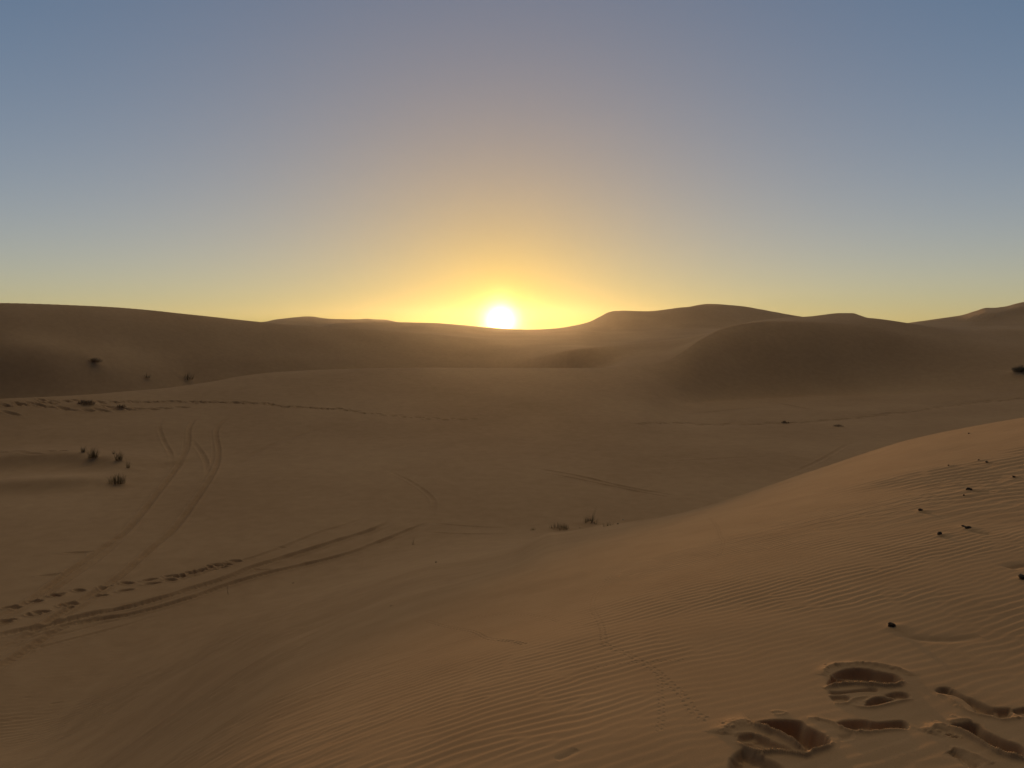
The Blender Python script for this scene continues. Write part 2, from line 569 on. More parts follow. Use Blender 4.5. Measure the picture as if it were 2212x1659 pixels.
ph, mg = ripple_phase(.066, 21, 6.5, .10, 30, 11)
patch = .35 + .65 * smooth(-.45, .3, vnoise(rx / 1.6 + 4, ry / .8 + 5, 21) + .5 * vnoise(rx / .6, ry / .3, 22))
leftness = smooth(.5, 3.5, -rx - .12 * ry + 1.0)            # the slope that falls to the left
ampA = .0015 * patch * (1 - .8 * leftness) * (1 - .85 * smooth(5.5, 12, rR)) * (1 - .5 * smooth(.2, 1.2, rx) * smooth(5.0, 3.6, rR))
H[i0:i1, :jr] += ampA * mg * ripple_shape(ph) * smooth(1.2, 2.2, rR)
del ph, mg
ph, mg = ripple_phase(.165, 6, 11, .12, 30, 12)
patch = smooth(-.35, .35, vnoise(rx / 2.6 + 14, ry / 2.0 + 5, 23) + .4 * vnoise(rx / .9, ry / .7, 24))
ampB = .0080 * (.15 + .85 * patch) * np.maximum(leftness, .55 * smooth(6, 10, rR)) * (1 - smooth(16, 22, rR))
H[i0:i1, :jr] += ampB * mg * ripple_shape(ph)
del ph, mg, patch, leftness, ampA, ampB, rx, ry, rR

# ---- vehicle ruts across the valley floor
TRACKS = [
    ([('c1', [(1300, 880), (1255, 910), (1225, 970), (1222, 1050), (1200, 1130), (1150, 1220), (1080, 1310), (1000, 1410), (900, 1540), (810, 1640)]),
      ('c4', [(700, 200), (450, 375), (200, 560), (0, 665), (-150, 750)])], .13, .06),
    ([('c1', [(1205, 960), (1198, 1060), (1182, 1140), (1120, 1250), (1050, 1330)])], .10, .05),
    ([('c1', [(1520, 880), (1450, 915), (1405, 970), (1404, 1030), (1417, 1110), (1405, 1200), (1360, 1290), (1290, 1400), (1200, 1530), (1110, 1640)]),
      ('c4', [(1000, 210), (780, 400), (560, 545), (400, 640), (200, 770), (0, 885), (-150, 970)])], .13, .06),
    ([('c1', [(1370, 965), (1382, 1060), (1384, 1150), (1350, 1250), (1290, 1350)])], .10, .045),
    ([('c1', [(1060, 890), (1035, 960), (1060, 1040), (1100, 1120), (1112, 1180), (1108, 1240)])], .12, .06),
    ([('c1', [(1235, 1030), (1290, 1100), (1330, 1170), (1345, 1240), (1335, 1300)])], .14, .07),
    ([('c4', [(-150, 1090), (0, 995), (200, 860), (400, 735), (600, 690), (900, 640), (1200, 560), (1500, 455), (1800, 370), (2212, 270)]), ('c5', [(200, 200), (400, 120), (560, 60)])], .13, .055),
    ([('c4', [(-150, 830), (0, 780), (300, 720), (600, 650), (900, 590), (1200, 500), (1450, 425), (1650, 345), (1900, 265), (2212, 165)]), ('c5', [(180, 110), (330, 50)])], .15, .06),
    ([('c4', [(-100, 870), (0, 840), (250, 760), (500, 690), (800, 610), (1100, 530), (1350, 470)])], .10, .04),
    ([('c4', [(850, 110), (650, 280), (480, 400), (250, 570), (0, 700)])], .09, .03),
    ([('c4', [(1000, 480), (1400, 360), (1800, 230), (2100, 110)]), ('c5', [(60, 60), (200, 0)])], .12, .03),
    ([('c2', [(1200, 1215), (1370, 1245), (1600, 1290), (1800, 1335), (2060, 1385), (2200, 1410)])], .13, .06),
    ([('c2', [(1250, 1245), (1500, 1290), (1750, 1340), (2000, 1390), (2150, 1420)])], .11, .05),
    ([('c2', [(150, 1115), (350, 1080), (550, 1062)])], .12, .03),
    ([('c2', [(300, 1235), (370, 1270), (480, 1330), (570, 1400), (600, 1450), (590, 1540)])], .11, .04),
    ([('c5', [(560, 60), (800, 80), (1100, 95)])], .10, .03),
    ([('c5', [(520, 115), (800, 130), (1100, 130)])], .10, .03),
    ([('c3', [(0, 880), (300, 850), (560, 830)])], .25, .07),
    ([('c3', [(600, 800), (850, 855)])], .22, .07),
    ([('c3', [(-160, 1190), (-60, 1180), (200, 1165), (500, 1150), (650, 1140)])], .12, .035),
    ([('c3', [(640, 1290), (700, 1265), (900, 1170), (1060, 1080), (1150, 1045)])], .14, .03),
    ([('c1', [(1480, 1250), (1700, 1100), (1950, 1000), (2200, 930)])], .2, .04),
]
TRACKS += [([('c4', [(-150, y0), (0, y0 - 50), (250, y0 - 120), (500, y0 - 185), (800, y0 - 262), (1100, y0 - 345)])], .08, .022) for y0 in (850, 905, 935, 985)]
TRACKS += [([('c4', [(820, 150), (600, 330), (400, 460), (150, 620), (0, 700), (-120, 760)])], .07, .025),
           ([('c4', [(1080, 180), (820, 400), (600, 560), (300, 745), (0, 930)])], .07, .025)]
for cp, w, dp in TRACKS:
    rut(cp, w * .85, dp * (1.25 if len(cp) > 1 else .85), .07 if dp > .05 and len(cp) > 1 else .3)

# ---- walked lines: pits left by feet in loose sand
rng = np.random.default_rng(5)
SPOTS = [(75, 605), (230, 565), (365, 530), (515, 497), (680, 470), (825, 445), (970, 423), (988, 448), (1110, 400), (1105, 425), (1180, 398), (1240, 383), (1300, 368), (1350, 355),
         (1380, 345), (1420, 335), (1435, 347), (1470, 330), (1525, 307), (20, 705), (45, 690), (215, 652), (265, 635), (425, 595), (460, 580), (650, 530), (815, 493), (370, 525), (1160, 405), (1215, 392), (1270, 375), (1320, 362), (1400, 328)]
for (x, y) in plan('c4', SPOTS):
    dimple(x, y, .17 + rng.uniform(0, .05), .10, rng.uniform(-.4, .5), .075, .38)
dark = [(510, 252, 1.4), (335, 395, 1.2), (175, 1190, .3), (360, 1225, .4), (720, 1200, .4), (1710, 365, 1.0), (1830, 215, .9)]
for (px, py, s) in dark:
    x, y = plan('c4', [(px, py)])[0]
    dimple(x, y, .30 * s, .08 * s, .2, .03 * s)
trail = [('c1', [(-200, 815), (0, 810), (150, 802), (350, 797), (550, 795), (800, 795), (1100, 792), (1300, 795), (1500, 797), (1700, 803), (1900, 825), (2150, 836)]),
         ('c2', [(0, 842), (200, 865), (400, 885), (600, 895), (850, 900)])]
tp = curve(np.vstack([plan(c, p) for c, p in trail]), .42)
for k, (x, y) in enumerate(tp):
    t = k / len(tp)
    n = 2 if t < .75 else 1
    for _ in range(n):
        dimple(x + rng.normal(0, .12), y + rng.normal(0, .35 if t < .25 else .2), rng.uniform(.2, .34), rng.uniform(.14, .22), rng.uniform(-.5, .5), rng.uniform(.07, .13) * (1 if t < .7 else .5), .32)
for (px, py) in [(70, 868), (570, 852), (660, 850), (800, 843), (900, 838), (980, 840), (750, 843), (840, 845), (1060, 833), (300, 826), (400, 833), (1180, 826), (440, 845), (250, 815), (700, 828)]:
    x, y = plan('c1', [(px, py)])[0]
    dimple(x, y, rng.uniform(.35, .6), .2, rng.uniform(-.3, .3), .13)
tr2 = curve(plan('c3', [(-300, 930), (0, 935), (300, 940), (600, 935), (1000, 910), (1400, 865), (1800, 805), (2212, 770), (2400, 755)]), .5)
for x, y in tr2:
    dimple(x + rng.normal(0, .2), y + rng.normal(0, .4), rng.uniform(.25, .4), rng.uniform(.14, .24), rng.uniform(-.4, .4), rng.uniform(.03, .10), .6)
stroke(tr2, 2.6, lambda d, t, s: ends(t) * -.10 * np.exp(-(d / 1.0) ** 2))
tr3 = curve(plan('c1', [(-100, 1165), (0, 1150), (110, 1152), (250, 1168), (420, 1160)]), .5)
for x, y in tr3:
    dimple(x, y + rng.normal(0, .25), rng.uniform(.25, .5), rng.uniform(.10, .2), rng.uniform(-.3, .3), rng.uniform(.02, .07))

# ---- hummocks blown up round the plants
step = curve(plan('c1', [(-500, 1215), (-150, 1200), (0, 1197), (250, 1188), (450, 1182), (600, 1200), (760, 1215), (840, 1250), (960, 1262), (1050, 1258)]), .12)
stroke(step, 5.0, lambda d, t, s: ends(t, .3) * .52 * np.where(s > 0, np.exp(-(d / 2.6) ** 2), np.exp(-(d / .85) ** 1.6)), 2)
step2 = curve(plan('c1', [(-500, 1400), (-100, 1370), (250, 1350), (480, 1342), (640, 1325), (760, 1335), (860, 1345)]), .12)
stroke(step2, 5.0, lambda d, t, s: ends(t, .3) * .40 * np.where(s > 0, np.exp(-(d / 2.2) ** 2), np.exp(-(d / .8) ** 1.6)), 2)
shelf = curve(plan('c1', [(-600, 545), (-200, 548), (100, 560), (300, 572), (560, 575), (680, 572), (800, 588), (900, 612)]), .4)
stroke(shelf, 12.0, lambda d, t, s: ends(t, .4) * 1.7 * np.where(s > 0, np.exp(-(d / 4.5) ** 2), np.exp(-(d / 2.2) ** 1.7)), 7)
shelf2 = curve(plan('c1', [(560, 672), (780, 660), (950, 652), (1100, 655), (1230, 652)]), .4)
stroke(shelf2, 7.0, lambda d, t, s: ends(t, .3) * .45 * np.where(s > 0, np.exp(-(d / 3.0) ** 2), np.exp(-(d / 1.5) ** 1.7)), 5)
spur = curve(P_ := plan('w', [(2100, 694), (2140, 686), (2180, 677), (2212, 670), (2260, 658)]), 1.0)
stroke(spur, 16.0, lambda d, t, s: ends(t, .3) * 1.0 * np.where(s > 0, np.exp(-(d / 7) ** 2), np.exp(-(d / 3.5) ** 1.5)))

# ---- fresh footprints in front of the camera
HP = H.copy()                                              # the untouched surface
pit('f', [(850, 190), (880, 150), (950, 122), (1040, 112), (1130, 118), (1230, 140), (1320, 160), (1372, 190), (1375, 215), (1330, 243), (1240, 246), (1130, 242), (1000, 236), (850, 238), (838, 215)], .050, .030)
crest('f', [(818, 165), (835, 122), (880, 100), (960, 92), (1060, 87), (1180, 97), (1300, 120), (1400, 150), (1415, 172)], .016, .022)
crest('f', [(862, 176), (920, 176), (1000, 188), (1080, 197), (1160, 206)], .050, .011, 1.3, .2)
crest('f', [(820, 262), (880, 248), (980, 236), (1080, 236), (1180, 246), (1270, 253), (1340, 243), (1385, 212)], .026, .009, 1.2)
pit('f', [(850, 275), (960, 272), (1060, 262), (1140, 255), (1205, 268), (1190, 290), (1060, 290), (930, 305), (850, 300)], .016, .022)
pit('f', [(845, 312), (930, 305), (1010, 318), (1005, 345), (960, 366), (890, 362)], .016, .020)
crest('f', [(885, 366), (940, 374), (990, 368), (1022, 344), (1080, 330), (1180, 324)], .010, .009, 1.2)
pit('f', [(1215, 315), (1260, 298), (1310, 285), (1380, 288), (1428, 310), (1415, 338), (1330, 345), (1260, 335)], .024, .022)
pit('f', [(1092, 385), (1115, 360), (1190, 336), (1270, 338), (1330, 345), (1270, 366), (1220, 386), (1155, 400)], .028, .022)
crest('f', [(1000, 378), (1080, 402), (1160, 404), (1240, 388), (1340, 364), (1445, 340)], .012, .009, 1.2)
crest('f', [(1100, 364), (1170, 336), (1250, 328), (1320, 342)], .012, .009, 1.2)
pit('f', [(888, 517), (950, 493), (1090, 485), (1180, 502), (1290, 494), (1370, 494), (1420, 522), (1405, 560), (1270, 568), (1170, 580), (1060, 580), (980, 560), (920, 538)], .034, .026)
crest('f', [(700, 475), (780, 490), (870, 515), (930, 552), (1000, 580), (1090, 589), (1180, 583), (1280, 571), (1400, 562)], .013, .010, 1.2)
pit('f', [(310, 535), (350, 505), (450, 490), (580, 486), (670, 503), (720, 545), (800, 580), (868, 635), (862, 680), (790, 708), (690, 714), (610, 655), (500, 602), (400, 565)], .075, .034)
crest('f', [(118, 600), (135, 555), (220, 518), (320, 508)], .018, .034)
crest('f', [(300, 525), (340, 545), (420, 580), (500, 614), (580, 662), (650, 706), (700, 722)], .032, .010, 1.2)
pit('f', [(205, 650), (225, 608), (330, 598), (450, 640), (560, 688), (610, 722), (480, 732), (370, 736), (270, 700)], .022, .026)
crest('f', [(195, 620), (220, 598), (300, 596), (380, 615), (450, 640)], .008, .008, 1.2)
crest('f', [(230, 640), (330, 645), (440, 680), (560, 715)], .006, .006, 1.2)
crest('f', [(203, 650), (270, 702), (370, 741), (480, 734), (600, 747), (700, 760), (745, 735), (850, 702), (888, 655)], .022, .008, 1.2)
pit('f', [(150, 775), (245, 705), (370, 752), (440, 775), (540, 830), (560, 900), (180, 900)], .034, .035)
pit('f', [(900, 600), (1020, 590), (1040, 640), (930, 655)], .008, .03)
pit('f', [(1582, 275), (1620, 250), (1700, 254), (1790, 305), (1900, 352), (2000, 396), (2125, 402), (2135, 460), (2000, 462), (1880, 442), (1840, 395), (1760, 330), (1680, 308), (1620, 302)], .030, .028)
crest('f', [(1600, 305), (1670, 322), (1740, 375), (1800, 420), (1880, 452), (1980, 472), (2050, 492), (2120, 487), (2230, 468)], .011, .010, 1.2)
pit('f', [(2110, 412), (2260, 392), (2260, 466), (2160, 452)], .022, .02)
pit('f', [(1980, 450), (2120, 448), (2110, 480), (2030, 482)], .018, .015)
pit('f', [(1695, 522), (1760, 506), (1890, 514), (1960, 568), (2060, 618), (2230, 690), (2260, 790), (2120, 742), (2000, 692), (1900, 640), (1800, 582), (1720, 547)], .062, .032)
crest('f', [(1680, 545), (1760, 582), (1850, 632), (1950, 692), (2050, 742), (2140, 766), (2250, 778)], .028, .010, 1.2)
crest('f', [(1548, 590), (1590, 552), (1680, 532)], .014, .026)
crest('f', [(1688, 512), (1740, 492), (1860, 500)], .009, .012, 1.2)
crest('f', [(1690, 712), (1760, 745), (1830, 792), (1900, 830)], -.020, .020)
crest('f', [(1690, 690), (1780, 712), (1900, 760), (2000, 810)], .010, .014)
crest('f', [(1700, 455), (1780, 485), (1850, 500)], .006, .009)
crest('f', [(455, 437), (490, 428), (550, 436), (545, 448), (500, 456), (465, 448)], .006, .007, 1.2, .02)
for px, py in ((1695, 602), (1735, 618)):
    x, y = plan('f', [(px, py)])[0]
    dimple(x, y, .016, .007, 0, .009)

# crumbling, uneven sand wherever it was kicked up
wi = block(np.array([hit(u, v) for u, v in place('f', [(100, 60), (2212, 60), (100, 830), (2212, 830), (1100, 450)])]), .25)
cut = np.abs(H[wi] - HP[wi])
rough = np.clip(blur(np.clip((cut - .002) / .012, 0, 1), 3), 0, 1)
H[wi] += rough * (.0026 * vnoise(GX[wi] / .021, GY[wi] / .021, 31) + .0016 * vnoise(GX[wi] / .011 + 5, GY[wi] / .011, 32) + .004 * vnoise(GX[wi] / .06, GY[wi] / .05, 33))
# loose lumps and slumped sand in and round the prints
for k in range(420):
    u, v = place('f', [(rng.uniform(100, 2200), rng.uniform(60, 810))])[0]
    x, y = hit(u, v)
    cut = H[column(math.atan2(x, y)), int(np.searchsorted(RAD, math.hypot(x, y)))] - HP[column(math.atan2(x, y)), int(np.searchsorted(RAD, math.hypot(x, y)))]
    if abs(cut) > .004:
        dimple(x, y, rng.uniform(.006, .016), rng.uniform(.006, .013), rng.uniform(0, 3), -rng.uniform(.001, .0045))

# ---- scour and drift beside the little stones, and insect tracks
for p in ([(1395, 960), (1480, 968), (1600, 968), (1750, 975)], [(1640, 605), (1690, 615), (1760, 612)], [(1985, 790), (2040, 802), (2110, 804)],
          [(770, 1232), (820, 1248), (900, 1252)], [(1400, 1465), (1480, 1495), (1580, 1510), (1720, 1535)], [(1020, 1540), (1080, 1565), (1140, 1580)]):
    crest('p', p, -.012, .028, 1.6, .3)
crest('w', [(1938, 1358), (1960, 1371), (2000, 1377), (2060, 1378), (2120, 1372)], -.011, .03, 1.6, .35)
crest('w', [(2178, 1227), (2200, 1221), (2230, 1219)], -.02, .03, 1.4)


def insect_track(parts, size=.014, depth=.006, gauge=.018):
    pts = curve(np.vstack([plan(c, p) for c, p in parts]), .02)
    tg = np.gradient(pts, axis=0)
    tg /= np.linalg.norm(tg, axis=1, keepdims=True) + 1e-9
    for k in range(len(pts)):
        s = 1 if k % 2 else -1
        x, y = pts[k] + s * gauge * np.array([-tg[k, 1], tg[k, 0]])
        dimple(x, y, size * 1.1, size * .7, rng.uniform(0, 3), depth)


insect_track([('c5', [(2000, 150), (1900, 240), (1800, 340), (1700, 450), (1640, 520), (1625, 600), (1680, 700), (1700, 800), (1720, 835), (1850, 890), (1950, 945), (2050, 1010), (2130, 1090), (2212, 1170)]),
              ('c6', [(80, 1290), (160, 1340)])], .010, .0022, .015)
insect_track([('c5', [(1640, 985), (1800, 955), (1950, 940), (2212, 930)])], .008, .002, .010)
insect_track([('c5', [(2060, 1020), (2068, 1150), (2075, 1300), (2060, 1420)])], .008, .002, .010)
insect_track([('c5', [(550, 680), (680, 720), (850, 750), (950, 790), (1100, 810), (1180, 830)])], .012, .003, .012)
insect_track([('c5', [(680, 700), (850, 660), (1100, 640), (1300, 650), (1400, 680)])], .010, .002, .010)
insect_track([('c6', [(160, 15), (220, 80), (240, 140), (260, 180), (240, 260)])], .011, .0025, .012)
crest('c5', [(1390, 1615), (1470, 1580), (1530, 1540)], -.006, .015, 1.5)

# ------------------------------------------------------------------ plants, stones, sticks: where they stand (hummocks first, ground after)
# kind, crop, x, y, height m, width m, blades, lean, label
TUFTS = [
    ('w', 181, 997, .30, .16, 34, .05, 'thin dry grass tuft, leftmost of the cluster on the valley floor', 'grass'),
    ('w', 202, 1007, .46, .34, 90, .0, 'tallest upright grass tuft in the cluster on the left valley floor', 'grass'),
    ('w', 246.6, 999, .26, .06, 12, .0, 'wisp of a few straight stalks behind the left grass tufts', 'grass'),
    ('w', 257.5, 1012, .40, .26, 60, -.03, 'pointed dark grass tuft standing right of the tallest tuft', 'grass'),
    ('w', 277.4, 1022, .38, .10, 20, .05, 'narrow grass stalks at the right end of the left cluster', 'grass'),
    ('w', 253.5, 1050, .36, .62, 150, .0, 'bushy dark grass clump on its own mound, nearest of the left cluster', 'grass'),
    ('w', 318.5, 823, .50, .5, 30, .0, 'tiny far grass tuft on the shaded shelf below the left dune', 'grass'),
    ('w', 406.7, 822, .80, .8, 50, .1, 'far grass tuft where the shaded shelf meets the bright dune edge', 'grass'),
    ('w', 1209, 1144, .26, .55, 130, -.05, 'low wide dry grass tuft at the foot of the near dune ridge', 'grass'),
    ('w', 1275, 1131, .36, .42, 70, .12, 'dry grass tuft with a tall leaning stalk beside the near ridge end', 'grass'),
    ('w', 1286.5, 1134, .10, .08, 14, .0, 'tiny grass sprout just right of the tuft with the leaning stalk', 'grass'),
    ('w', 1310, 1136, .13, .10, 14, -.1, 'short grass sprout midway along the end of the near ridge', 'grass'),
    ('w', 1321, 1134, .11, .12, 10, .1, 'faint grass sprout nearest the sharp part of the ridge', 'grass'),
    ('w', 1151, 1146, .18, .14, 14, .0, 'sparse grass sprig left of the low wide tuft', 'grass'),
    ('w', 892, 1177, .30, .05, 6, .05, 'lone thin upright stalks on the slope left of centre', 'grass'),
]
BUSHES = [
    ('w', 206, 799, .62, 2.0, 300, 'dark rounded bush on a hummock at the foot of the big left dune', 'bush'),
    ('w', 186.5, 877, .42, 1.5, 260, 'low dark scrub bush beside the trampled trail on the left', 'bush'),
    ('w', 263, 882, .25, .9, 130, 'small flat scrub bush just below the trampled trail', 'bush'),
    ('w', 2206, 810, .85, 2.4, 420, 'dark bush cut by the right edge at the foot of the shaded dune', 'bush'),
    ('w', 1696, 916, .28, .8, 120, 'small scrub bush on the trail below the shaded right dune', 'bush'),
    ('w', 1810, 924, .22, 1.0, 120, 'flat scrub bush right of the other one below the shaded dune', 'bush'),
]
STONES = [
    ('w', 2093, 937, .028, 'small brown stone alone just under the ridge line at right'),
    ('w', 2114.6, 995, .020, 'pale brown stone, left one of the pair under the ridge'),
    ('w', 2132, 999.5, .028, 'dark stone with a short drift tail, right one of the pair'),
    ('w', 2049, 1007.5, .020, 'faint pale stone alone on smooth sand left of the pair'),
    ('w', 2190, 1030, .030, 'blocky black stone closest to the right edge'),
    ('w', 2092, 1058, .038, 'large black stone with a long straight drift tail'),
    ('w', 2082, 1070.5, .018, 'tiny brown stone just below the large black stone'),
    ('w', 1988, 1102, .036, 'brown stone standing apart, farthest left on the ridge slope'),
    ('w', 2081.6, 1135.5, .026, 'flat dark stone touching a longer one on rippled sand'),
    ('w', 2091, 1139.5, .036, 'long flat dark stone with a broad drift curving to the right'),
    ('w', 2030, 1153, .034, 'dark rounded stone below and left of the two touching stones'),
    ('w', 1926.4, 1351.5, .038, 'black pointed stone nearest the footprints'),
    ('w', 2209, 1252, .050, 'dark stone half cut off by the right edge of the picture'),
    ('w', 1253, 1141, .035, 'small dark pebble between the two grass tufts by the ridge'),
    ('w', 1334.6, 1131, .035, 'small dark pebble at the sharp end of the near ridge'),
    ('w', 1346, 1123.5, .05, 'pale stone on the sand lip where the near ridge begins'),
    ('w', 942, 1214, .045, 'small dark pebble alone on the slope left of centre'),
    ('w', 633, 1259, .035, 'tiny dark pebble on the fine ripples right of the tyre tracks'),
]
STICKS = [
    ('w', 493, 1285, .30, 1.2, 'thin dark stick standing out of the sand below the tyre tracks'),
    ('w', 843, 1314, .16, .12, 'short dark twig lying on the smooth sand left of centre'),
]
SITE = {}
for T in TUFTS:
    x, y = plan(T[0], [(T[1], T[2])])[0]
    SITE[T[7]] = (x, y)
    if T[4] > .15:
        mound(x - .2 * T[4], y + .05, T[4] * 1.3, T[4] * .8, 0, .16 * T[3])
for B in BUSHES:
    x, y = plan(B[0], [(B[1], B[2])])[0]
    SITE[B[6]] = (x, y)
    mound(x, y, B[4] * .75, B[4] * .6, 0, .35 * B[3])
for S in STONES + [(a, b, c, d, f) for a, b, c, d, e, f in STICKS]:
    x, y = plan(S[0], [(S[1], S[2])])[0]
    SITE[S[4]] = (x, y)
    if math.hypot(x, y) < 12:
        mound(x + .02, y, .07, .05, .2, .008)

# ------------------------------------------------------------------ sand material
def new_mat(name):
    m = bpy.data.materials.new(name)
    m.use_nodes = True
    nt = m.node_tree
    nt.nodes.clear()
    out = nt.nodes.new('ShaderNodeOutputMaterial')
    b = nt.nodes.new('ShaderNodeBsdfPrincipled')
    nt.links.new(b.outputs[0], out.inputs['Surface'])
    return m, nt, b


sand, nt, bs = new_mat('wind_blown_sand')
bs.inputs['Roughness'].default_value = 1.0
bs.inputs['Specular IOR Level'].default_value = .08
gp = nt.nodes.new('ShaderNodeNewGeometry')


def noise(scale, detail=3, rough=.5):
    n = nt.nodes.new('ShaderNodeTexNoise')
    n.inputs['Scale'].default_value = scale
    n.inputs['Detail'].default_value = detail
    n.inputs['Roughness'].default_value = rough
    nt.links.new(gp.outputs['Position'], n.inputs['Vector'])
    return n.outputs['Fac']


n1, n2, n3 = noise(.09, 4), noise(1.7, 4, .6), noise(420, 2, .7)
ramp = nt.nodes.new('ShaderNodeValToRGB')
ramp.color_ramp.elements[0].position = .30
ramp.color_ramp.elements[0].color = (.40, .236, .117, 1)
ramp.color_ramp.elements[1].position = .70
ramp.color_ramp.elements[1].color = (.54, .336, .176, 1)
mx = nt.nodes.new('ShaderNodeMix')
mx.data_type = 'FLOAT'
mx.inputs[0].default_value = .4
nt.links.new(n1, mx.inputs[2])
nt.links.new(n2, mx.inputs[3])
nt.links.new(mx.outputs[0], ramp.inputs[0])
grain = nt.nodes.new('ShaderNodeMix')
grain.data_type = 'RGBA'
grain.blend_type = 'MULTIPLY'
grain.inputs[0].default_value = .5
gr = nt.nodes.new('ShaderNodeValToRGB')
gr.color_ramp.elements[0].position = .25
gr.color_ramp.elements[0].color = (.55, .5, .45, 1)
gr.color_ramp.elements[1].position = .75
gr.color_ramp.elements[1].color = (1.25, 1.25, 1.25, 1)
nt.links.new(n3, gr.inputs[0])
nt.links.new(ramp.outputs[0], grain.inputs[6])
nt.links.new(gr.outputs[0], grain.inputs[7])
wa = nt.nodes.new('ShaderNodeAttribute')
wa.attribute_name = 'worn_shade'
wear_shade = nt.nodes.new('ShaderNodeMix')
wear_shade.data_type = 'RGBA'
wear_shade.blend_type = 'MULTIPLY'
wear_shade.inputs[7].default_value = (.66, .64, .62, 1)  # tone of churned sand, with shade inside ruts and foot pits mixed in
nt.links.new(wa.outputs['Fac'], wear_shade.inputs[0])
nt.links.new(grain.outputs[2], wear_shade.inputs[6])
nt.links.new(wear_shade.outputs[2], bs.inputs['Base Color'])
bmp = nt.nodes.new('ShaderNodeBump')
bmp.inputs['Strength'].default_value = .35
bmp.inputs['Distance'].default_value = .00027
nt.links.new(noise(260, 3, .7), bmp.inputs['Height'])
nt.links.new(bmp.outputs[0], bs.inputs['Normal'])

# ------------------------------------------------------------------ build the ground sheet, split along the dune lines
V = np.stack([GX, GY, H + CAM_H], axis=-1).astype(np.float32)          # NA x NR x 3
dA = np.empty_like(V)
dA[1:-1] = V[2:] - V[:-2]
dA[0] = V[1] - V[-2]
dA[-1] = dA[0]
dR = np.empty_like(V)
dR[:, 1:-1] = V[:, 2:] - V[:, :-2]
dR[:, 0] = V[:, 1] - V[:, 0]
dR[:, -1] = V[:, -1] - V[:, -2]
NRM = np.cross(dA, dR)
NRM /= np.linalg.norm(NRM, axis=-1, keepdims=True) + 1e-20
NRM[NRM[..., 2] < 0] *= -1
del dA, dR

rm = .5 * (RAD[1:] + RAD[:-1])
am = .5 * (AZ[1:] + AZ[:-1])
KM = .5 * (KR[1:] + KR[:-1])
K = {n: KM[:, i][:, None] for i, n in enumerate(NAMES)}
region = np.zeros((NA - 1, NR - 1), np.int8)
rmB = np.broadcast_to(rm[None, :], region.shape)
amB = np.broadcast_to(am[:, None], region.shape)
region[:] = 1                                                         # valley floor
near_edge = np.where(am[:, None] > u2az(1150), K['ridge'] + 5, K['foot'])
region[rmB < near_edge] = 0                                            # the dune under the camera
region[(rmB > K['rise']) & (amB > u2az(1420))] = 2                     # shaded dune at right
region[(rmB > K['hollow']) & (amB <= u2az(1420))] = 3                  # big dune at left and the slope in the middle
region[(rmB > K['back_foot']) & (amB <= u2az(1170))] = 4               # skyline behind
region[(rmB > .5 * (K['left_crest'] + K['back_foot'])) & (amB > u2az(1170))] = 5   # hill at right of the sun
region[(rmB > K['back_foot']) & (amB > u2az(1940))] = 6                # dune at the right end
region[rmB > K['back_hollow']] = 7                                     # far hills
REGIONS = ['dune', 'ground', 'dune', 'dune', 'dune', 'dune', 'dune', 'hill']
RLABEL = ['near rippled dune with footprints sloping down from the camera', 'flat sandy valley floor crossed by curving tyre tracks',
          'tall shaded dune at right with a curved sharp left crest', 'long dark dune with a smooth crest falling from the left edge',
          'low dune on the skyline just left of the setting sun', 'two-humped skyline dune right of the sun', 'dune rising at the far right edge of the skyline',
          'faint low dune hill farthest away, left of the sun']
quad = np.arange(NA * NR, dtype=np.int32).reshape(NA, NR)
for rid in range(8):
    ii, jj = np.nonzero(region == rid)
    if not len(ii):
        continue
    f = np.stack([quad[ii, jj], quad[ii, jj + 1], quad[ii + 1, jj + 1], quad[ii + 1, jj]], axis=1)
    used, inv = np.unique(f.ravel(), return_inverse=True)
    f = inv.astype(np.int32).reshape(-1, 4)[:, ::-1]
    vv = V.reshape(-1, 3)[used]
    me = bpy.data.meshes.new(REGIONS[rid])
    me.vertices.add(len(vv))
    me.vertices.foreach_set('co', vv.ravel())
    me.loops.add(f.size)
    me.loops.foreach_set('vertex_index', np.ascontiguousarray(f).ravel())
    me.polygons.add(len(f))
    me.polygons.foreach_set('loop_start', np.arange(0, f.size, 4, dtype=np.int32))
    me.update(calc_edges=True)
    me.shade_smooth()
    me.normals_split_custom_set_from_vertices(NRM.reshape(-1, 3)[used])
    me.materials.append(sand)
    wat = me.attributes.new('worn_shade', 'FLOAT', 'POINT')
    wat.data.foreach_set('value', WORN_SHADE.reshape(-1)[used])
    o = bpy.data.objects.new(REGIONS[rid], me)
    COL.objects.link(o)
    setp(o, RLABEL[rid], 'ground' if rid == 1 else 'dune', kind='structure')
del V, NRM


# ------------------------------------------------------------------ plant, stone and stick builders
def plain(name, c0, c1, scale=30, rough=.9):
    m, t, b = new_mat(name)
    b.inputs['Roughness'].default_value = rough
    b.inputs['Specular IOR Level'].default_value = .2
    n = t.nodes.new('ShaderNodeTexNoise')
    n.inputs['Scale'].default_value = scale
    n.inputs['Detail'].default_value = 4
    tc = t.nodes.new('ShaderNodeTexCoord')
    t.links.new(tc.outputs['Object'], n.inputs['Vector'])
    r = t.nodes.new('ShaderNodeValToRGB')
    r.color_ramp.elements[0].position = .35
    r.color_ramp.elements[0].color = (*c0, 1)
    r.color_ramp.elements[1].position = .65
    r.color_ramp.elements[1].color = (*c1, 1)
    t.links.new(n.outputs['Fac'], r.inputs[0])
    t.links.new(r.outputs[0], b.inputs['Base Color'])
    return m


